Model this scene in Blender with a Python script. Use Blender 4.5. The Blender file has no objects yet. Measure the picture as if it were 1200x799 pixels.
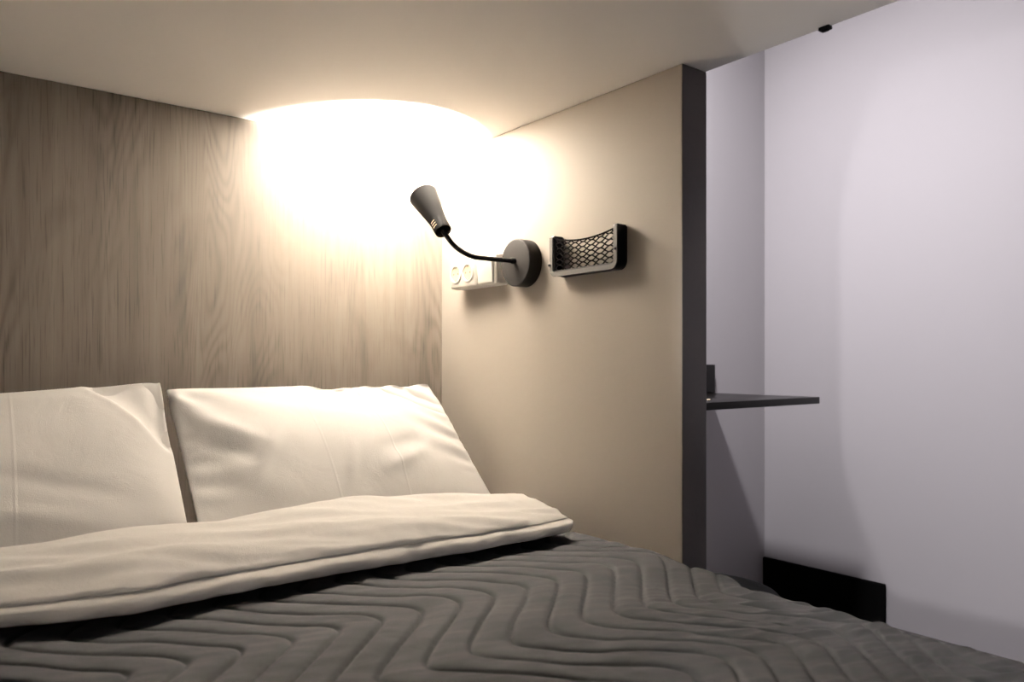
import bpy, bmesh, math, random
import numpy as np
from mathutils import Vector, Matrix, noise

S = bpy.context.scene
COL = S.collection
random.seed(7)

# ------------------------------------------------------------------ metres; head wall at Y=0, niche wall at X=0
ZM = 0.56                 # top of the mattress
ZC = 1.485                # underside of the upper bunk
PY = -0.836               # free end of the partition
PT = 0.073                # thickness of the partition
XW = 1.54                 # wall of the passage
XL = -1.66                # left side of the niche
YF = -2.25                # foot of the niche

# ------------------------------------------------------------------ helpers
def link(name, me, mat=None, parent=None, smooth=False):
    o = bpy.data.objects.new(name, me)
    COL.objects.link(o)
    if mat: me.materials.append(mat)
    if parent: o.parent = parent
    if smooth:
        for p in me.polygons: p.use_smooth = True
    return o

def from_bm(name, bm, mat=None, parent=None, smooth=False, auto=None):
    me = bpy.data.meshes.new(name)
    bmesh.ops.recalc_face_normals(bm, faces=bm.faces[:])
    if auto is not None:
        for f in bm.faces: f.smooth = True
        for e in bm.edges:
            if len(e.link_faces) == 2 and e.calc_face_angle(0) > math.radians(auto):
                e.smooth = False
    bm.to_mesh(me); bm.free()
    return link(name, me, mat, parent, smooth)

def from_py(name, v, f, mat=None, parent=None, smooth=True):
    me = bpy.data.meshes.new(name)
    me.from_pydata([tuple(map(float, p)) for p in v], [], f)
    me.update()
    return link(name, me, mat, parent, smooth)

def add_box(bm, lo, hi, bevel=0.0, seg=2):
    r = bmesh.ops.create_cube(bm, size=1.0)
    vs = r['verts']
    for v in vs:
        v.co = Vector([lo[i] + (v.co[i] + .5) * (hi[i] - lo[i]) for i in range(3)])
    if bevel > 0:
        es = list({e for v in vs for e in v.link_edges})
        bmesh.ops.bevel(bm, geom=es, offset=bevel, segments=seg, profile=.5, affect='EDGES')

def add_lathe(bm, prof, seg=48, mat=Matrix(), cap=True):
    """prof: list of (r, h), revolved about local Z, placed by mat"""
    rings = []
    for r, h in prof:
        if r < 1e-6:
            rings.append([bm.verts.new(mat @ Vector((0, 0, h)))])
        else:
            rings.append([bm.verts.new(mat @ Vector((r*math.cos(2*math.pi*k/seg), r*math.sin(2*math.pi*k/seg), h))) for k in range(seg)])
    for a, b in zip(rings, rings[1:]):
        for k in range(seg):
            k2 = (k+1) % seg
            if len(a) == 1 and len(b) == 1: continue
            if len(a) == 1: bm.faces.new((a[0], b[k], b[k2]))
            elif len(b) == 1: bm.faces.new((a[k], a[k2], b[0]))
            else: bm.faces.new((a[k], a[k2], b[k2], b[k]))

def catmull(pts, n, closed=False):
    P = [Vector(p) for p in pts]; out = []
    m = len(P); segs = m if closed else m-1
    for i in range(segs):
        if closed: p0, p1, p2, p3 = P[(i-1) % m], P[i], P[(i+1) % m], P[(i+2) % m]
        else: p0, p1, p2, p3 = P[max(i-1, 0)], P[i], P[i+1], P[min(i+2, m-1)]
        for k in range(n):
            t = k/n
            out.append(.5*((2*p1) + (p2-p0)*t + (2*p0-5*p1+4*p2-p3)*t*t + (3*p1-p0-3*p2+p3)*t**3))
    if not closed: out.append(P[-1])
    return out

def add_tube(bm, path, rad, seg=12, cap=True):
    n = len(path); rings = []
    up = Vector((0, 0, 1)); t0 = (path[1]-path[0]).normalized()
    if abs(t0.dot(up)) > .95: up = Vector((0, 1, 0))
    nrm = (up - t0*up.dot(t0)).normalized()
    for i, p in enumerate(path):
        t = (path[min(i+1, n-1)] - path[max(i-1, 0)]).normalized()
        nrm = (nrm - t*nrm.dot(t)).normalized(); b = t.cross(nrm)
        r = rad(i/(n-1)) if callable(rad) else rad
        rings.append([bm.verts.new(p + r*(math.cos(2*math.pi*k/seg)*nrm + math.sin(2*math.pi*k/seg)*b)) for k in range(seg)])
    for a, b in zip(rings, rings[1:]):
        for k in range(seg):
            bm.faces.new((a[k], a[(k+1) % seg], b[(k+1) % seg], b[k]))
    if cap:
        bm.faces.new(rings[0][::-1]); bm.faces.new(rings[-1])

def frame_to(direction, origin):
    z = Vector(direction).normalized()
    x = Vector((0, 0, 1)).cross(z)
    if x.length < 1e-4: x = Vector((1, 0, 0))
    x.normalize(); y = z.cross(x)
    m = Matrix((x, y, z)).transposed().to_4x4(); m.translation = Vector(origin)
    return m

def tag(o, label, cat, group=None):
    o['label'] = label; o['category'] = cat
    if group: o['group'] = group
    return o

def thing(name, label, cat, loc=(0, 0, 0), group=None):
    o = bpy.data.objects.new(name, None); COL.objects.link(o)
    o.location = loc; o.empty_display_size = .05
    return tag(o, label, cat, group)

def reparent(root):
    """children were modelled in world coordinates: keep them where they are under a moved Empty"""
    def sub(o):
        for c in o.children: sub(c)
    inv = Matrix.Translation(root.location).inverted()
    for c in root.children: c.matrix_parent_inverse = inv

def struct(o):
    o['kind'] = 'structure'; return o

# ------------------------------------------------------------------ materials
def mat(name, col, rough=.6, metal=0.0, spec=.5, bump=None, emit=None, sheen=0):
    m = bpy.data.materials.new(name); m.use_nodes = True
    nt = m.node_tree; b = nt.nodes['Principled BSDF']
    b.inputs['Base Color'].default_value = (*col, 1)
    b.inputs['Roughness'].default_value = rough
    b.inputs['Metallic'].default_value = metal
    b.inputs['Specular IOR Level'].default_value = spec
    if sheen:
        b.inputs['Sheen Weight'].default_value = sheen
        b.inputs['Sheen Roughness'].default_value = .5
    if emit:
        b.inputs['Emission Color'].default_value = (*emit[0], 1)
        b.inputs['Emission Strength'].default_value = emit[1]
    if bump:
        scale, strength, dist = bump
        tc = nt.nodes.new('ShaderNodeTexCoord'); n = nt.nodes.new('ShaderNodeTexNoise')
        n.inputs['Scale'].default_value = scale; n.inputs['Detail'].default_value = 5
        bp = nt.nodes.new('ShaderNodeBump')
        bp.inputs['Strength'].default_value = strength; bp.inputs['Distance'].default_value = dist
        nt.links.new(tc.outputs['Object'], n.inputs['Vector'])
        nt.links.new(n.outputs['Fac'], bp.inputs['Height'])
        nt.links.new(bp.outputs['Normal'], b.inputs['Normal'])
    return m

def nodes(m): return m.node_tree.nodes, m.node_tree.links

def mathn(nt, op, a, b=None, c=None):
    n = nt.nodes.new('ShaderNodeMath'); n.operation = op
    for i, v in enumerate((a, b, c)):
        if v is None: continue
        if isinstance(v, (int, float)): n.inputs[i].default_value = v
        else: nt.links.new(v, n.inputs[i])
    return n.outputs[0]

M_bunk = mat('bunk_paint', (.270, .240, .209), .62, bump=(26, .18, .004))
M_slab = mat('slab_paint', (.90, .875, .84), .65, bump=(14, .12, .004))
M_room = mat('passage_paint', (.42, .40, .42), .7, bump=(30, .1, .003))
M_end = mat('dark_edge', (.075, .066, .069), .6, bump=(60, .25, .003))
M_floor = mat('floor_vinyl', (.05, .047, .045), .6)
M_far = mat('grey_far_paint', (.10, .098, .10), .8)
M_black = mat('black_plastic', (.0045, .0043, .0043), .45, spec=.08, bump=(300, .08, .0005))
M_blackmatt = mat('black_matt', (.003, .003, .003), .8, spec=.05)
M_lamp = mat('lamp_black_metal', (.0038, .0035, .0033), .5, spec=.03, bump=(500, .05, .0003))
M_white = mat('white_plastic', (.86, .84, .79), .3)
M_socket = mat('socket_well_plastic', (.56, .47, .33), .4, spec=.2)
M_hole = mat('pin_hole', (.12, .10, .08), .7)
M_metal = mat('steel', (.6, .58, .55), .3, 1.0)
M_grey = mat('grey_satin_trim', (.045, .043, .040), .4, spec=.2)
M_net = mat('net_cord', (.002, .002, .002), .85, spec=.0)
M_desk = mat('dark_wood_laminate', (.0035, .0026, .0023), .3, spec=.12)
M_base = mat('bed_base_board', (.2, .18, .16), .6)
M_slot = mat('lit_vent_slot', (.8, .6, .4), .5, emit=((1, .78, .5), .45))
M_bulb = mat('lit_bulb', (1, .9, .75), .4, emit=((1, .80, .55), 18))
M_diff = mat('lit_diffuser', (.9, .9, .95), .5, emit=((.93, .92, 1), 6))

def fabric_mat(name, col, weave, rough=.9, sheen=.2, creases=None, strength=.25, wrk=.3):
    m = mat(name, col, rough, spec=.15, sheen=sheen); nt = m.node_tree; b = nt.nodes['Principled BSDF']
    tc = nt.nodes.new('ShaderNodeTexCoord')
    n = nt.nodes.new('ShaderNodeTexNoise'); n.inputs['Scale'].default_value = weave; n.inputs['Detail'].default_value = 2
    nt.links.new(tc.outputs['Object'], n.inputs['Vector'])
    n2 = nt.nodes.new('ShaderNodeTexNoise'); n2.inputs['Scale'].default_value = 9; n2.inputs['Detail'].default_value = 4
    n2.inputs['Distortion'].default_value = .8
    nt.links.new(tc.outputs['Object'], n2.inputs['Vector'])
    h = mathn(nt, 'MULTIPLY', n.outputs['Fac'], .0007)
    h = mathn(nt, 'ADD', h, mathn(nt, 'MULTIPLY', n2.outputs['Fac'], .012*wrk))
    if creases:                                   # pressed-in ironing folds along the case
        uv = nt.nodes.new('ShaderNodeSeparateXYZ'); nt.links.new(tc.outputs['UV'], uv.inputs[0])
        for u0 in creases:
            d = mathn(nt, 'ABSOLUTE', mathn(nt, 'SUBTRACT', uv.outputs[0], u0))
            k = mathn(nt, 'MAXIMUM', mathn(nt, 'SUBTRACT', 1.0, mathn(nt, 'MULTIPLY', d, 180)), 0.0)
            h = mathn(nt, 'ADD', h, mathn(nt, 'MULTIPLY', k, .0006))
    bp = nt.nodes.new('ShaderNodeBump'); bp.inputs['Strength'].default_value = strength*3; bp.inputs['Distance'].default_value = 1.0
    nt.links.new(h, bp.inputs['Height']); nt.links.new(bp.outputs['Normal'], b.inputs['Normal'])
    return m

M_pillow = fabric_mat('white_cotton_case', (.90, .89, .87), 700, creases=(.42, .66))
M_pillow2 = fabric_mat('white_cotton_case_b', (.90, .89, .87), 700, creases=(.60,))
M_duvet = fabric_mat('white_cotton_duvet', (.90, .885, .855), 700, wrk=.35)
M_sheet = fabric_mat('white_sheet', (.75, .74, .72), 600)
M_quilt = fabric_mat('grey_microfibre_quilt', (.0100, .0102, .0112), 900, sheen=.02, strength=.3, wrk=.35)

def wood_mat():
    m = mat('grey_oak_laminate', (.4, .35, .3), .5, spec=.3); nt = m.node_tree; L = nt.links; b = nt.nodes['Principled BSDF']
    tc = nt.nodes.new('ShaderNodeTexCoord')
    def mp(sx, sy, sz, off=(0, 0, 0)):
        k = nt.nodes.new('ShaderNodeMapping'); k.inputs['Scale'].default_value = (sx, sy, sz)
        k.inputs['Location'].default_value = off
        L.new(tc.outputs['Object'], k.inputs['Vector']); return k.outputs[0]
    def nz(v, scale, det=3, dist=0, rough=.5):
        n = nt.nodes.new('ShaderNodeTexNoise'); n.inputs['Scale'].default_value = scale
        n.inputs['Detail'].default_value = det; n.inputs['Distortion'].default_value = dist
        n.inputs['Roughness'].default_value = rough
        L.new(v, n.inputs['Vector']); return n.outputs['Fac']
    # cathedral figure: contour lines of a tall stretched field
    f = nz(mp(5.2, 1, .95, (3.1, 0, .4)), 1.0, 2, .35)
    wob = nz(mp(30, 1, 3), 1.0, 2)
    ph = mathn(nt, 'ADD', mathn(nt, 'MULTIPLY', f, 200), mathn(nt, 'MULTIPLY', wob, 2.2))
    rings = mathn(nt, 'MULTIPLY', mathn(nt, 'ADD', mathn(nt, 'SINE', ph), 1), .5)
    rings = mathn(nt, 'POWER', rings, 1.6)
    vis = nz(mp(4.0, 1, .7, (9, 0, 2)), 1.0, 2)
    vis = mathn(nt, 'MULTIPLY', mathn(nt, 'MAXIMUM', mathn(nt, 'SUBTRACT', vis, .42), 0), 5.5)
    vis = mathn(nt, 'MINIMUM', vis, 1.0)
    rings = mathn(nt, 'MULTIPLY', rings, vis)
    broad = nz(mp(7, 1, .5, (1, 0, 5)), 1.0, 4, .3)
    streak = nz(mp(55, 1, 1.6), 1.0, 5, .2, .65)
    pore = nz(mp(260, 1, 9), 1.0, 3)
    pore = mathn(nt, 'MINIMUM', mathn(nt, 'MULTIPLY', mathn(nt, 'MAXIMUM', mathn(nt, 'SUBTRACT', pore, .54), 0), 7), 1)
    # knots: dark clouds
    kn = nz(mp(6.5, 1, 3.2, (0, 0, 1.3)), 1.0, 3, .9)
    kn = mathn(nt, 'MINIMUM', mathn(nt, 'MULTIPLY', mathn(nt, 'MAXIMUM', mathn(nt, 'SUBTRACT', kn, .57), 0), 4.5), 1)
    v = mathn(nt, 'ADD', mathn(nt, 'MULTIPLY', broad, .60), mathn(nt, 'MULTIPLY', streak, .36))
    v = mathn(nt, 'SUBTRACT', v, mathn(nt, 'MULTIPLY', rings, .17))
    v = mathn(nt, 'SUBTRACT', v, mathn(nt, 'MULTIPLY', pore, .17))
    v = mathn(nt, 'SUBTRACT', v, mathn(nt, 'MULTIPLY', kn, .22))
    cr = nt.nodes.new('ShaderNodeValToRGB')
    cr.color_ramp.elements[0].position = .12; cr.color_ramp.elements[0].color = (.026, .021, .017, 1)
    cr.color_ramp.elements[1].position = .72; cr.color_ramp.elements[1].color = (.175, .152, .125, 1)
    e = cr.color_ramp.elements.new(.38); e.color = (.094, .079, .064, 1)
    L.new(v, cr.inputs['Fac']); L.new(cr.outputs['Color'], b.inputs['Base Color'])
    bp = nt.nodes.new('ShaderNodeBump'); bp.inputs['Strength'].default_value = .15; bp.inputs['Distance'].default_value = .001
    L.new(v, bp.inputs['Height']); L.new(bp.outputs['Normal'], b.inputs['Normal'])
    return m
M_wood = wood_mat()

# ------------------------------------------------------------------ the setting
def sbox(name, lo, hi, m, bevel=0):
    bm = bmesh.new(); add_box(bm, lo, hi, bevel)
    return struct(from_bm(name, bm, m))
ZR = 2.42
sbox('floor', (-1.9, -3.4, -.1), (XW+.1, .12, 0), M_floor)
sbox('ceiling', (-1.9, -3.4, ZR), (XW+.1, .12, ZR+.1), M_room)
sbox('wall_back', (-1.9, .018, 0), (XW+.1, .12, ZR), M_room)
sbox('wall_right', (XW, -3.4, 0), (XW+.1, .018, ZR), M_room)
sbox('wall_left', (XL-.2, -3.4, 0), (XL, .018, ZR), M_slab)
sbox('wall_front', (-1.9, -3.5, 0), (XW+.1, -3.4, ZR), M_far)
sbox('wall_foot', (XL, YF-.08, 0), (PT, YF, ZC), M_slab)
# partition beside the pillows, its free end in a darker material
bm = bmesh.new(); add_box(bm, (0, PY, 0), (PT, .018, ZC), .0025, 2)
p = struct(from_bm('wall_partition', bm, M_bunk))
p.data.materials.append(M_end)
for f in p.data.polygons:
    if f.normal.y < -.8: f.material_index = 1
# underside of the upper bunk
bm = bmesh.new(); add_box(bm, (XL, YF-.08, ZC), (PT, .018, ZC+.09), .003, 2)
struct(from_bm('ceiling_bunk', bm, M_slab))
# short thin black panel low on the passage wall
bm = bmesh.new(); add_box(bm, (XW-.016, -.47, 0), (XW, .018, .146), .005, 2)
struct(from_bm('black_panel_right', bm, M_blackmatt))

# wood panel at the head of the bed
bm = bmesh.new(); add_box(bm, (XL, 0, 0), (-.0002, .0175, ZC-.0005), .0006, 1)
tag(from_bm('headboard_panel', bm, M_wood), 'grey-brown oak wood panel covering the wall behind the pillows', 'headboard')

# ------------------------------------------------------------------ bed
bed = thing('bed', 'double bed under white bedding and grey quilt in the niche', 'bed', (-.83, -1.05, 0))
bm = bmesh.new(); add_box(bm, (XL+.02, -2.10, 0), (-.025, -.01, ZM-.24), .006)
from_bm('bed_base', bm, M_base, bed, auto=40)
bm = bmesh.new(); add_box(bm, (XL+.03, -2.09, ZM-.24), (-.03, -.02, ZM-.024), 0)
bmesh.ops.subdivide_edges(bm, edges=bm.edges[:], cuts=30, use_grid_fill=True)
def sstep(a, b, x):
    t = min(max((x-a)/(b-a), 0), 1); return t*t*(3-2*t)
for v in bm.verts:                     # soft rim, worn lower along the open side
    k = (v.co.z-(ZM-.24))/.216
    e = min(v.co.x-(XL+.03), -.03-v.co.x, v.co.y+2.09, -.02-v.co.y)
    v.co.z -= k*(.040*sstep(-.44, .0, v.co.x)*sstep(-.74, -.90, v.co.y)*1.0 + .02*(1-sstep(0, .07, e)))
from_bm('mattress', bm, M_sheet, bed, auto=60)
reparent(bed)

# ------------------------------------------------------------------ quilt: stitched rounded zigzag channels
def smooth(a, b, x):
    t = np.clip((x-a)/(b-a), 0, 1); return t*t*(3-2*t)

def zig(y):
    """rounded triangle wave, turning points at Y = -.80 (right) and -.995 (left)"""
    T = .39
    ph = (y + .80)/T*2*np.pi
    return .084*np.arcsin(.90*np.cos(ph))/np.arcsin(.90)

def nz2(X, Y, sx, sy, seed):
    out = np.empty(X.shape)
    it = np.nditer(X, flags=['multi_index'])
    for x in it:
        i = it.multi_index
        out[i] = noise.noise(Vector((float(x)*sx, float(Y[i])*sy, seed)))
    return out

def build_quilt():
    na, ny = 760, 540
    A = np.linspace(-1.60, .36, na)         # distance across the bed, running on over the right edge
    Yv = np.linspace(-.44, -2.06, ny)
    a, y = np.meshgrid(A, Yv, indexing='ij')
    xr = -.008 + .066*smooth(-.835, -.93, y)    # where the edge falls: squeezed by the partition, then bulging out
    r = .016 + .06*smooth(-.835, -1.0, y)
    z0 = ZM - .010
    # profile: flat, quarter turn, then straight drop
    x1 = xr - r
    over = a - x1
    th = np.clip(over/r, 0, np.pi/2)
    X = np.where(over < 0, a, x1 + r*np.sin(th))
    Z = np.where(over < 0, z0, z0 - r*(1-np.cos(th)))
    drop = np.clip(over - r*np.pi/2, 0, None)
    Z = Z - drop
    X = X + .02*smooth(0, .2, drop)*smooth(-.9, -1.0, y)
    nx = np.where(over < 0, 0, np.sin(th)); nzv = np.where(over < 0, 1, np.cos(th))
    # lie of the cloth: shallow sag and a slope at the edge
    Z -= .029*smooth(-.42, .02, np.minimum(a, .02))*smooth(-.78, -.96, y)
    ph = (a - zig(y) + .44)/.0655
    u = np.abs((ph % 1.0) - .5)*2            # 0 mid channel .. 1 at the stitch
    puff = .009*(1-u**9)**.9*(1-.25*u**2)
    w1 = nz2(a, y, 26, 26, 3.3); w2 = nz2(a, y, 9, 9, 8.1)
    # gathers across each channel, stronger by the edge
    gth = nz2(a*.35 + y, a*.35 - y, 60, 14, 1.7)
    edge = .14 + .95*smooth(-.45, -.02, a)*smooth(-.80, -1.1, y)
    d = puff*(1+.12*w1) + .0035*w1*(1-u**2)*edge + .005*w2 + .0055*gth*(1-u**3)*edge
    lim = np.where(y > PY-.03, np.clip(over/.02, 0, 1), 0)      # no puff into the partition
    d = d*(1-.9*lim)
    X2 = X + nx*d; Z2 = Z + nzv*d
    X2 = np.where(y > PY-.006, np.minimum(X2, -.003), X2)
    V = np.stack([X2, y, Z2], -1).reshape(-1, 3)
    F = []
    for i in range(na-1):
        for j in range(ny-1):
            F.append((i*ny+j, i*ny+j+1, (i+1)*ny+j+1, (i+1)*ny+j))
    o = from_py('quilt', V, F, M_quilt)
    sd = o.modifiers.new('thickness', 'SOLIDIFY'); sd.thickness = .006; sd.offset = -1
    return tag(o, 'dark grey quilted bedspread stitched in zigzag channels over the bed', 'quilt')
quilt = build_quilt()

# ------------------------------------------------------------------ duvet folded back over the quilt
def build_duvet():
    nX = 240
    xs = np.linspace(XL+.06, -.075, nX)
    V = []; per = None
    sec0 = [(-.385, .030), (-.388, .060), (-.398, .080), (-.420, .0875), (-.46, .084), (-.51, .077), (-.555, .067), (-.585, .057), (-.601, .048),
            (-.605, .0415), (-.599, .0390), (-.608, .0380), (-.620, .0320), (-.623, .0220), (-.613, .0125), (-.58, .009), (-.50, .008), (-.41, .010)]
    for k, x in enumerate(xs):
        t = (x - xs[0])/(xs[-1]-xs[0])
        push = .055*float(smooth(-.88, -1.12, x)) + .006*math.sin(x*9+1) + .004*noise.noise(Vector((x*14, 3, 1)))
        low = .014*float(smooth(-.42, -.05, x))          # thinner towards the right end
        endf = 1 - max(0.0, (x-xs[-1]+.022)/.022)**2
        endf = math.sqrt(max(endf, 0))*.6 + .4
        pts = []
        for (yy, zz) in sec0:
            h = zz
            if zz > .03: h = zz - low*(zz-.03)/.06 + .010*noise.noise(Vector((x*3.3, yy*3, 5.2)))*min(1, (zz-.03)/.03)
            fr = float(smooth(-.48, -.60, yy))
            pts.append((x, yy + push*fr, ZM + h))
        C = catmull(pts, 6, True)
        cz = ZM + .040; cy = -.49
        for q in C:
            top = float(smooth(.04, .06, q.z-ZM))
            w = (.0100*noise.noise(Vector((q.x*5, q.y*22 + q.x*3, 2.1))) + .0065*noise.noise(Vector((q.x*9, q.y*46 + q.x*9, 7.7))))*top
            # front lip: small drag folds
            lip = float(smooth(-.54, -.60, q.y))*(.006*noise.noise(Vector((q.x*13, q.z*40, 4))) + .004*noise.noise(Vector((q.x*34, q.z*60, 9))))
            yy = q.y + lip; zz = q.z + w
            V.append((q.x, cy + (yy-cy)*(.90+.10*endf), cz + (zz-cz)*endf))
        per = len(C)
    F = []
    for i in range(nX-1):
        for j in range(per):
            j2 = (j+1) % per
            F.append((i*per+j, i*per+j2, (i+1)*per+j2, (i+1)*per+j))
    F.append(tuple(range(per))); F.append(tuple((nX-1)*per+j for j in range(per-1, -1, -1)))
    o = from_py('duvet', V, F, M_duvet)
    return tag(o, 'white cotton duvet turned back in a fold across the grey quilt', 'duvet')
duvet = build_duvet()

# ------------------------------------------------------------------ pillows: inflated cloth cases
def make_pillow(name, label, material, w, h, corners, vol, xlim, seed, folds, steps=360, pin=.06):
    """corners: bottom-left, bottom-right, top-left, top-right of the filled case"""
    rng = np.random.default_rng(seed)
    ns, nt = int(w/.0105)+1, int(h/.0105)+1
    s = np.linspace(-w/2, w/2, ns); t = np.linspace(-h/2, h/2, nt)
    ss, tt = np.meshgrid(s, t, indexing='ij')
    C = [np.array(c, float) for c in corners]
    a_, b_ = (ss/w+.5)[..., None], (tt/h+.5)[..., None]
    base = (1-a_)*(1-b_)*C[0] + a_*(1-b_)*C[1] + (1-a_)*b_*C[2] + a_*b_*C[3]
    O = base.mean((0, 1))
    es = C[1]+C[3]-C[0]-C[2]; et = C[2]+C[3]-C[0]-C[1]
    ez = np.cross(es, et); ez /= np.linalg.norm(ez)
    e = np.minimum(1-(2*ss/w)**2, 1)*np.minimum(1-(2*tt/h)**2, 1)
    th = .035*np.sqrt(np.clip(e, 0, 1))
    jit = lambda: rng.normal(0, .0015, ss.shape)
    P = [base + (th+jit())[..., None]*ez, base - (th+jit())[..., None]*ez]
    V = [np.zeros_like(P[0]), np.zeros_like(P[0])]
    ds, dt_ = s[1]-s[0], t[1]-t[0]
    diag = math.hypot(ds, dt_)
    bmask = np.zeros(ss.shape, bool); bmask[0] = bmask[-1] = True; bmask[:, 0] = bmask[:, -1] = True
    def sync():
        m = (P[0][bmask]+P[1][bmask])/2; P[0][bmask] = m; P[1][bmask] = m
    def con(A, sa, sb, L, k):
        d = A[sb]-A[sa]; l = np.linalg.norm(d, axis=-1, keepdims=True)+1e-9
        kk = np.where(l < L, k*.35, k*.55)                    # cloth gives way more easily when squeezed
        c = .5*kk*(1-L/l)*d
        A[sa] = A[sa]+c; A[sb] = A[sb]-c
    sl = slice
    PR = []
    for o in (0, 1):
        n = (ns-o)//2; PR.append(((sl(o, o+2*n, 2), sl(None)), (sl(o+1, o+2*n, 2), sl(None)), ds, 1.))
        n = (nt-o)//2; PR.append(((sl(None), sl(o, o+2*n, 2)), (sl(None), sl(o+1, o+2*n, 2)), dt_, 1.))
    for o in (0, 1):
        n = (ns-o)//2
        PR.append(((sl(o, o+2*n, 2), sl(0, nt-1)), (sl(o+1, o+2*n, 2), sl(1, nt)), diag, .3))
        PR.append(((sl(o, o+2*n, 2), sl(1, nt)), (sl(o+1, o+2*n, 2), sl(0, nt-1)), diag, .3))
    def bend(A, k):
        for ax in (0, 1):
            B = A if ax == 0 else A.transpose(1, 0, 2)
            m = (B[:-2]+B[2:])/2 - B[1:-1]
            B[1:-1] += k*m
    cid = ((0, 0), (-1, 0), (0, -1), (-1, -1))
    for it in range(steps):
        vol_now = 0; N = []
        Oc = (P[0].mean((0, 1))+P[1].mean((0, 1)))/2
        for q, sg in ((0, 1), (1, -1)):
            n = sg*np.cross(np.gradient(P[q], axis=0), np.gradient(P[q], axis=1)); N.append(n)
            vol_now += float((n*(P[q]-Oc)).sum())/3
        pr = .022*max(0.0, 1-vol_now/vol)
        old = [P[0].copy(), P[1].copy()]
        for q in (0, 1):
            nn = N[q]/(np.linalg.norm(N[q], axis=-1, keepdims=True)+1e-12)
            V[q] = V[q]*.85 + nn*pr
            P[q] = P[q] + V[q]
        sync()
        for k in range(5):
            for q in (0, 1):
                for a, b, L, st in PR: con(P[q], a, b, L, st)
                for c, (i, j) in zip(C, cid):
                    P[q][i, j] += pin*(c-P[q][i, j])
            seam = base[bmask]
            for q in (0, 1): P[q][bmask] += .010*(seam-P[q][bmask])
            sync()
        for q in (0, 1):
            bend(P[q], .13)
            P[q] += (O-Oc)*.1
            P[q][..., 2] = np.maximum(P[q][..., 2], ZM+.012)
            P[q][..., 1] = np.minimum(P[q][..., 1], -.006)
            P[q][..., 0] = np.clip(P[q][..., 0], xlim[0], xlim[1])
            P[q][..., 1] = np.maximum(P[q][..., 1], -.380-3*np.maximum(0, P[q][..., 2]-.640))
        sync()
        for q in (0, 1): V[q] = (P[q]-old[q])
    # soft drag folds of the loose case, on the front
    n = N[0]/(np.linalg.norm(N[0], axis=-1, keepdims=True)+1e-12)
    P[0] = P[0] + folds(ss/w+.5, tt/h+.5)[..., None]*n*(~bmask)[..., None]
    idx = [np.arange(ns*nt).reshape(ns, nt), np.zeros((ns, nt), int)]
    verts = list(P[0].reshape(-1, 3)); k = len(verts)
    uvs = list(np.stack([ss/w+.5, tt/h+.5], -1).reshape(-1, 2))
    for i in range(ns):
        for j in range(nt):
            if bmask[i, j]: idx[1][i, j] = idx[0][i, j]
            else: idx[1][i, j] = k; k += 1; verts.append(P[1][i, j]); uvs.append((-1, -1))
    F = []
    for i in range(ns-1):
        for j in range(nt-1):
            a = idx[0]; F.append((a[i, j], a[i+1, j], a[i+1, j+1], a[i, j+1]))
            a = idx[1]; F.append((a[i, j], a[i, j+1], a[i+1, j+1], a[i+1, j]))
    F = [tuple(int(q) for q in f) for f in F]
    o = from_py(name, verts, F, material)
    uvl = o.data.uv_layers.new(name='case')
    for lp in o.data.loops: uvl.data[lp.index].uv = uvs[lp.vertex_index]
    ssm = o.modifiers.new('smooth', 'SUBSURF'); ssm.levels = 1; ssm.render_levels = 1
    return tag(o, label, 'pillow')

def rim(u, v): return np.clip(np.minimum(np.minimum(u, 1-u)*1.5, np.minimum(v, 1-v))/.10, 0, 1)
def wob(u, v, fu, fv, sd):
    return nz2(u, v, fu, fv, sd)
def fan(u, v, cu, cv, k, reach, amp, ph, sd):
    """folds fanning out of a corner"""
    du, dv = (u-cu)*1.65, v-cv
    r = np.hypot(du, dv); a = np.arctan2(dv, du)
    return amp*np.sin(k*(a + .22*wob(u, v, 4, 4, sd)) + ph)*np.exp(-r/reach)*np.clip(r/.18, 0, 1)
def ridge(u, v, u0, v0, u1, v1, wd, amp):
    """one long soft crease"""
    dx, dy = (u1-u0)*1.65, v1-v0; L = math.hypot(dx, dy)
    px, py = (u-u0)*1.65, v-v0
    t = np.clip((px*dx+py*dy)/L/L, 0, 1)
    d = np.hypot(px-t*dx, py-t*dy)
    return amp*np.exp(-(d/wd)**2)*np.sin(np.pi*np.clip(t, .04, .96))
def folds_near(u, v):
    d = fan(u, v, -.02, 1.03, 11, .42, .0085, .6, 1.1) + fan(u, v, 1.02, 1.0, 9, .20, .004, 0, 2.2)
    d += ridge(u, v, .06, .75, .26, .50, .035, .007) - ridge(u, v, .05, .60, .22, .42, .04, .007)
    d += ridge(u, v, .18, .30, .30, .62, .03, .006) + ridge(u, v, .55, .28, .80, .42, .035, .006) - ridge(u, v, .58, .40, .86, .52, .04, .005)
    d += ridge(u, v, .46, .22, .52, .50, .02, .004) + .004*wob(u, v, 5, 4, 6.6)
    return d*rim(u, v)
def folds_far(u, v):
    d = fan(u, v, 1.0, -.05, 8, .28, .006, .4, 3.1) + fan(u, v, .45, 1.1, 9, .35, .006, 1.4, 4.2)
    d += ridge(u, v, .52, .28, .78, .20, .04, .006) - ridge(u, v, .55, .45, .85, .30, .04, .005) + .0045*wob(u, v, 5, 4, 9.6)
    # dog-eared corner: the cloth beyond the crease lies flat and lower
    k = (u-.86)*1.65*.8 + (v-.80)*.62
    ear = np.clip((k-.012)/.022, 0, 1)
    d = d*rim(u, v)*(1-ear) - .020*ear*(1-np.clip((k-.10)/.10, 0, 1)*.6) + .004*np.exp(-((k-.004)/.016)**2)*np.clip((v-.55)/.2, 0, 1)
    return d
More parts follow.
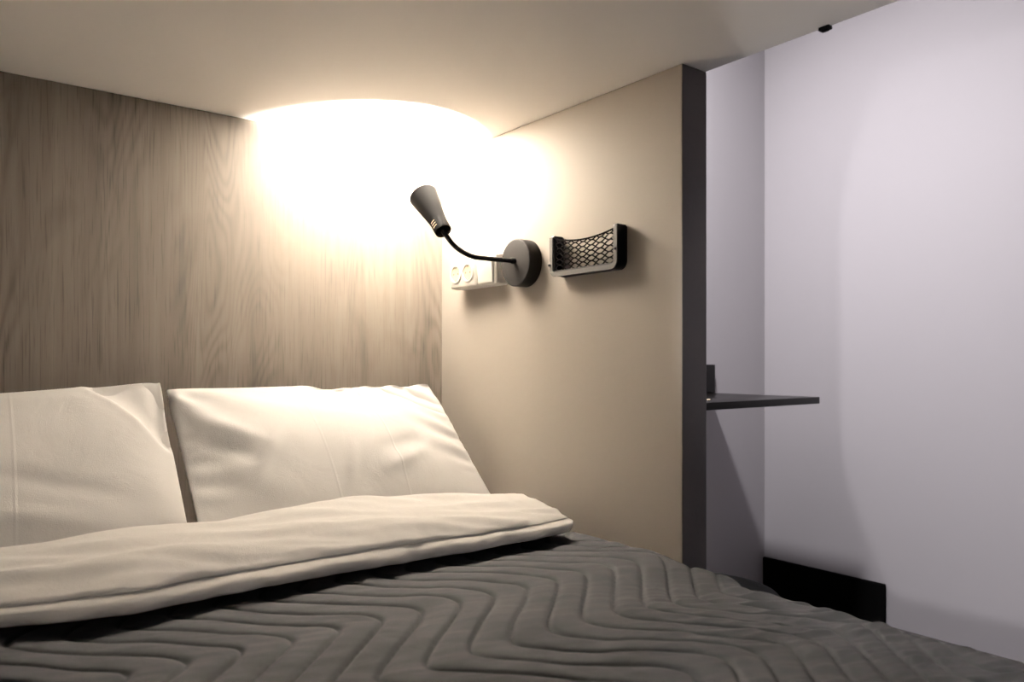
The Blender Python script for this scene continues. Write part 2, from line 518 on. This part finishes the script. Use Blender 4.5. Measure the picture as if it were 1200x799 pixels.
make_pillow('pillow', 'plump white pillow against the wood panel, nearer the socket wall', M_pillow, .69, .420,
            ((-.724, -.33, .580), (-.040, -.31, .580), (-.735, -.075, .862), (-.097, -.085, .862)), .0150, (-.729, -.006), 5, folds_near)
make_pillow('pillow', 'white pillow at the left edge, farther from the lamp', M_pillow2, .69, .420,
            ((-1.43, -.33, .580), (-.742, -.335, .580), (-1.40, -.075, .835), (-.736, -.09, .880)), .0150, (-1.62, -.743), 11, folds_far)

# ------------------------------------------------------------------ wall lamp with gooseneck
LZ = 1.154; LY = -.3705
lamp = thing('wall_lamp', 'black gooseneck reading lamp on the wall, shade turned up to the corner', 'lamp', (0, LY, LZ))
bm = bmesh.new()
R = .0555
add_lathe(bm, [(0, 0), (R, 0), (R, .033), (R-.002, .0355), (R-.004, .036), (0, .036)], 72, frame_to((-1, 0, 0), (0, LY, LZ)))
from_bm('wall_plate', bm, M_lamp, lamp, auto=30)
bm = bmesh.new()
add_lathe(bm, [(.0072, 0), (.0072, .010), (.0058, .013), (.0045, .013)], 24, frame_to((-1, 0, 0), (-.035, LY+.002, LZ+.004)))
neck_tip = Vector((-.232, LY+.002, 1.206)); sdir = Vector((-.003, .079, .0905)).normalized()
neck = catmull([(-.034, LY+.002, LZ+.004), (-.07, LY+.002, LZ+.0035), (-.115, LY+.001, LZ+.003), (-.160, LY, LZ+.0045), (-.203, LY-.003, LZ+.020), tuple(neck_tip - sdir*.008), tuple(neck_tip + sdir*.012)], 14)
add_tube(bm, neck, .0054, 14)
from_bm('gooseneck', bm, M_black, lamp, auto=40)
bm = bmesh.new()
SM = frame_to(sdir, neck_tip)
add_lathe(bm, [(.004, 0), (.0170, .000), (.0186, .0015), (.0190, .004), (.0190, .031), (.0194, .034), (.0205, .044), (.0238, .066), (.0280, .092), (.0322, .117), (.0328, .120),
               (.0322, .1202), (.0312, .117), (.0268, .092), (.0226, .066), (.0192, .044), (.0180, .034), (.0176, .031), (.0176, .006), (.004, .004)], 64, SM)
shade = from_bm('lamp_shade', bm, M_lamp, lamp, auto=35)
# vent slots round the collar
camp = Vector((-1.1376, -1.7745, .92))
view = SM.to_3x3().inverted() @ (camp - neck_tip)
a0 = math.atan2(view.y, view.x)
for k in range(3):
    bm = bmesh.new()
    hh = .0125 + k*.0070
    ring = []
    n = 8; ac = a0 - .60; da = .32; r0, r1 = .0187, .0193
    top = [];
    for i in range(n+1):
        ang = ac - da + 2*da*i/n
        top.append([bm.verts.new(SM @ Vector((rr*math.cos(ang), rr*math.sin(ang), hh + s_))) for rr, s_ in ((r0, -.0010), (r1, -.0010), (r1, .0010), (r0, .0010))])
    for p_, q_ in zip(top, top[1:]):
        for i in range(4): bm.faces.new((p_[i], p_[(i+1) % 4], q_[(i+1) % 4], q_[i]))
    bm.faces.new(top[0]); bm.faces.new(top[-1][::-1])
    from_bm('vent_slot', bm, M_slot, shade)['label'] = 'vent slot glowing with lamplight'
bm = bmesh.new()
add_lathe(bm, [(0, .008), (.009, .010), (.010, .03), (.0125, .044), (.0125, .052), (.009, .060), (0, .0625)], 32, SM)
from_bm('bulb', bm, M_bulb, lamp, smooth=True)
reparent(lamp)

# ------------------------------------------------------------------ double socket and switch beside the lamp
SZ = 1.147; T = .045
def wall_m(y, z, x):        # local z points out of the wall (-X); local x = -Y (to the right for the viewer), local y = up
    m = Matrix(((0, 0, -1), (-1, 0, 0), (0, 1, 0))).to_4x4(); m.translation = Vector((x, y, z)); return m
def local_box(bm, m, lo, hi, bevel, seg=3):
    b2 = bmesh.new(); add_box(b2, lo, hi, bevel, seg); b2.transform(m)
    me = bpy.data.meshes.new('t'); b2.to_mesh(me); b2.free(); bm.from_mesh(me); bpy.data.meshes.remove(me)

sock = thing('wall_socket', 'white double power socket on the wall beside the wood panel', 'socket', (0, -.165, SZ))
ms = wall_m(-.165, SZ, 0)
bm = bmesh.new(); local_box(bm, ms, (-.058, -.037, .0), (.058, .037, .036), .004)
local_box(bm, ms, (-.057, -.036, .034), (.057, .036, T), .006, 4)
from_bm('housing', bm, M_white, sock, auto=35)
for dx in (-.027, .027):
    m2 = wall_m(-.165-dx, SZ, -T)
    bm = bmesh.new()
    add_lathe(bm, [(.0245, -.002), (.0245, .002), (.0235, .0035), (.0205, .0036), (.0198, .0030), (.0195, .0008), (0, .0006)], 48, m2)
    ins = from_bm('socket_insert', bm, M_white, sock, auto=35)
    bm = bmesh.new()
    add_lathe(bm, [(.0190, .0006), (.0188, .0012), (0, .0013)], 40, m2)
    from_bm('socket_well', bm, M_socket, ins, auto=35)['label'] = 'cream recessed well of the socket'
    for sx in (-.0095, .0095):
        bm = bmesh.new(); add_lathe(bm, [(0, .0011), (.0026, .0011), (.0026, .0018), (0, .0018)], 16, wall_m(-.165-dx-sx, SZ, -T))
        from_bm('pin_hole', bm, M_hole, ins)
    for sy in (-1, 1):
        bm = bmesh.new(); local_box(bm, m2, (-.003, sy*.0165-.0022, .001), (.003, sy*.0165+.0022, .0042), .0006, 1)
        from_bm('earth_clip', bm, M_metal, ins)
reparent(sock)

sw = thing('light_switch', 'white rocker light switch between the double socket and lamp base', 'switch', (0, -.262, SZ))
ms = wall_m(-.2625, SZ, 0)
bm = bmesh.new(); local_box(bm, ms, (-.0365, -.037, 0), (.0365, .037, .030), .004)
local_box(bm, ms, (-.036, -.0365, .028), (.036, .0365, .038), .005, 4)
from_bm('housing', bm, M_white, sw, auto=35)
bm = bmesh.new()
m3 = ms @ Matrix.Translation((0, 0, .036)) @ Matrix.Rotation(math.radians(4), 4, 'X')
local_box(bm, m3, (-.0335, -.033, 0), (.030, .033, .0095), .0045, 4)
from_bm('rocker', bm, M_white, sw, auto=35)
reparent(sw)

# ------------------------------------------------------------------ net pocket
PYL, PYR, PZB, PZT, PD = -.488, -.694, 1.110, 1.197, .030
pk = thing('net_pocket', 'small black net storage pocket with grey rim screwed to wall', 'pocket', (0, (PYL+PYR)/2, PZB))
def u_path(inset, rad, n=8):
    """U outline in the wall plane (y, z): down the left, round the corners, up the right"""
    yl, yr, zb, zt = PYL-inset, PYR+inset, PZB+inset, PZT
    pts = [(yl, zt)]
    r = max(rad-inset, .002)
    for k in range(n+1):
        a = math.pi + k/n*math.pi/2
        pts.append((yl - r - r*math.cos(a), zb + r + r*math.sin(a)))      # y falls to the viewer's right
    for k in range(n+1):
        a = 1.5*math.pi + k/n*math.pi/2
        pts.append((yr + r - r*math.cos(a), zb + r + r*math.sin(a)))
    pts.append((yr, zt))
    return pts
def u_band(bm, i0, i1, x0, x1, rad=.018):
    A, B = u_path(i0, rad), u_path(i1, rad); n = len(A); rings = []
    for (ya, za), (yb, zb) in zip(A, B):
        rings.append([bm.verts.new((x0, ya, za)), bm.verts.new((x1, ya, za)), bm.verts.new((x1, yb, zb)), bm.verts.new((x0, yb, zb))])
    for p_, q_ in zip(rings, rings[1:]):
        for i in range(4): bm.faces.new((p_[i], p_[(i+1) % 4], q_[(i+1) % 4], q_[i]))
    bm.faces.new(rings[0]); bm.faces.new(rings[-1][::-1])
bm = bmesh.new(); u_band(bm, 0, .0135, 0, -PD+.003)
from_bm('frame', bm, M_black, pk, auto=30)
bm = bmesh.new(); u_band(bm, -.0006, .0095, -PD+.0025, -PD-.0005)
bmesh.ops.bevel(bm, geom=[e for e in bm.edges if e.calc_length() > .002 and len(e.link_faces) == 2 and e.calc_face_angle(0) > .8], offset=.0008, segments=2, affect='EDGES')
from_bm('rim', bm, M_grey, pk, auto=30)['label'] = 'satin grey front rim of the pocket'
# round tips of the frame arms
for yy in (PYL-.0068, PYR+.0068):
    bm = bmesh.new(); add_box(bm, (-PD+.002, yy-.0069, PZT-.006), (0, yy+.0069, PZT+.004), .0035, 3)
    from_bm('frame_tip', bm, M_black, pk, auto=30)
for yy, zz in ((PYL-.0005, PZB+.026), (PYR+.004, PZB+.040)):
    bm = bmesh.new(); add_lathe(bm, [(0, 0), (.0028, 0), (.0028, .003), (.002, .0036), (0, .0038)], 16, frame_to((-1, 0, 0), (-PD-.0002, yy, zz)))
    from_bm('screw', bm, M_black, pk, auto=30)
# net: expanded diamonds, hanging in a shallow belly
yl, yr, zb, zt = PYL-.0137, PYR+.0137, PZB+.0125, PZT-.004
def net_pt(a, b):
    sag = .011*(1-(2*a-1)**2)
    z = zb + b*(zt - sag - zb)
    x = -PD+.007 - .005*math.sin(math.pi*a)*math.sin(math.pi*min(b*.8+.1, 1))
    return Vector((x, yl + a*(yr-yl), z))
bm = bmesh.new()
NC, NR = 3.5, 5.5
for row in range(6):
    for phs in (0, 1):
        path = []
        m_ = int(NC*24)
        for k in range(m_+1):
            a = k/m_
            tri = abs(((a*NC) % 1.0)*2 - 1)                    # 0..1
            tri = .5 + .5*math.sin((a*NC)*2*math.pi)*1.0
            b = (row + (tri if phs == 0 else 1-tri)*1.0 - .0)/NR
            if b > 1: b = 1
            path.append(net_pt(a, b))
        add_tube(bm, path, .0015, 5, False)
top = [net_pt(k/40, 1.0) for k in range(41)]
add_tube(bm, top, .0019, 8)
from_bm('net', bm, M_net, pk, smooth=True)
reparent(pk)

# ------------------------------------------------------------------ table fixed in the passage, stool, small fittings
TX, TY, TZ = 1.187, -.424, .8085
tb = thing('wall_table', 'dark brown narrow wall-fixed table behind the end of the partition', 'table', (.63, -.2, TZ))
bm = bmesh.new(); add_box(bm, (PT+.002, TY, TZ-.022), (TX, .016, TZ), .0012, 2)
from_bm('table_top', bm, M_desk, tb, auto=40)
bm = bmesh.new(); add_box(bm, (PT+.002, -.004, TZ), (1.195, .016, TZ+.105), .0012, 2)
from_bm('back_board', bm, M_desk, tb, auto=40)
for xx in (.20, .62, 1.02):
    bm = bmesh.new(); add_box(bm, (xx-.012, -.30, TZ-.034), (xx+.012, .016, TZ-.0222), .002, 1)
    add_box(bm, (xx-.012, .004, TZ-.16), (xx+.012, .016, TZ-.03), .002, 1)
    from_bm('bracket', bm, M_black, tb, auto=40)
bm = bmesh.new(); add_lathe(bm, [(0, 0), (.006, 0), (.006, .002), (.004, .0035), (0, .004)], 20, Matrix.Translation((.72, -.34, TZ)))
from_bm('screw_cap', bm, M_socket, tb, auto=40)['label'] = 'white screw cap on the table top'
reparent(tb)

st = thing('stool', 'round black stool standing under the wall table behind the bed edge', 'stool', (.28, -.665, 0))
mm = Matrix.Translation((.28, -.665, 0))
bm = bmesh.new(); add_lathe(bm, [(0, .335), (.165, .335), (.178, .345), (.182, .362), (.178, .384), (.165, .398), (.13, .406), (0, .409)], 64, mm)
from_bm('seat', bm, M_blackmatt, st, auto=50)
bm = bmesh.new(); add_lathe(bm, [(0, .318), (.15, .318), (.15, .336), (0, .336)], 48, mm)
from_bm('seat_ring', bm, M_black, st, auto=40)
for k in range(4):
    a = math.pi/4 + k*math.pi/2
    bm = bmesh.new(); add_tube(bm, [Vector((.28+.12*math.cos(a), -.665+.12*math.sin(a), .322)), Vector((.28+.165*math.cos(a), -.665+.165*math.sin(a), .0))], .011, 14)
    from_bm('leg', bm, M_black, st, auto=50)
reparent(st)

# small black clip under the edge of the upper bunk
ck = thing('hook', 'tiny black clip under the edge of the upper bunk', 'clip', (PT-.006, -1.085, ZC))
bm = bmesh.new(); add_box(bm, (PT-.012, -1.094, ZC-.006), (PT+.0005, -1.075, ZC), .0012, 2)
add_box(bm, (PT-.010, -1.091, ZC-.0085), (PT-.003, -1.079, ZC-.005), .001, 2)
o = from_bm('clip_body', bm, M_black, ck, auto=40)
reparent(ck)

# ------------------------------------------------------------------ lamps
def light(name, kind, loc, energy, col, target=None, **kw):
    l = bpy.data.lights.new(name, kind); l.energy = energy; l.color = col
    for k, v in kw.items(): setattr(l, k, v)
    o = bpy.data.objects.new(name, l); COL.objects.link(o); o.location = loc
    if target is not None:
        o.rotation_euler = (Vector(target)-Vector(loc)).to_track_quat('-Z', 'Y').to_euler()
    return o
bpos = neck_tip + sdir*.106
light('reading_lamp_light', 'SPOT', bpos, 1750, (1, .895, .775), bpos+sdir+Vector((.07,-.05,.08)), spot_size=math.radians(97), spot_blend=1, shadow_soft_size=.018)

# ceiling lamp of the passage (above the picture)
CL = (.30, -.50, ZR)
cl = thing('ceiling_lamp', 'round white ceiling lamp of the passage above the frame', 'lamp', CL)
bm = bmesh.new(); add_lathe(bm, [(0, 0), (.13, 0), (.13, -.03), (.115, -.034), (.115, -.028), (0, -.028)], 48, Matrix.Translation(CL))
from_bm('lamp_body', bm, M_white, cl, auto=35)
bm = bmesh.new(); add_lathe(bm, [(0, -.0285), (.114, -.0285), (.11, -.033), (0, -.036)], 48, Matrix.Translation(CL))
from_bm('diffuser', bm, M_diff, cl, auto=35)
reparent(cl)
light('passage_light', 'AREA', (CL[0], CL[1], ZR-.04), 40, (1, .965, .985), (CL[0], CL[1], 0), shape='DISK', size=.16)

# second reading lamp of the niche, out of the picture on the left, turned towards the opening
light('second_reading_light', 'SPOT', (-1.60, -1.445, .965), 58, (1, .965, .98), (1.54, -2.05, 1.04), spot_size=math.radians(64.6), spot_blend=.05, shadow_soft_size=.024)

hl = thing('unseen_lamp', 'black lamp on the left wall, out of frame, with an added flap cutting its upward light', 'lamp', (XL, -1.445, .965))
bm = bmesh.new(); add_box(bm, (XL, -1.505, .90), (XL+.028, -1.385, 1.032), .004)
from_bm('wall_plate', bm, M_lamp, hl, auto=40)
bm = bmesh.new(); add_box(bm, (XL+.02, -1.60, 1.027), (XL+.26, -1.29, 1.031), .001, 1)  # unseen flap added to keep this lamp's light off the bunk ceiling
from_bm('added_flap', bm, M_lamp, hl, auto=40)
reparent(hl)

w = bpy.data.worlds.new('World'); S.world = w; w.use_nodes = True
w.node_tree.nodes['Background'].inputs[0].default_value = (.004, .004, .004, 1)

# ------------------------------------------------------------------ camera
cam = bpy.data.cameras.new('Camera'); co = bpy.data.objects.new('Camera', cam); COL.objects.link(co)
co.location = camp
co.rotation_euler = (math.pi/2, 0, math.radians(-37.9))
cam.sensor_width = 36; cam.lens = 895/1200*36
cam.shift_y = 25.5/1200
cam.clip_start = .01
cam.dof.use_dof = True; cam.dof.focus_distance = 1.6; cam.dof.aperture_fstop = 4.0
S.camera = co

vs = S.view_settings
vs.view_transform = 'Standard'; vs.look = 'None'; vs.exposure = 0.40; vs.gamma = 1; vs.use_curve_mapping = False
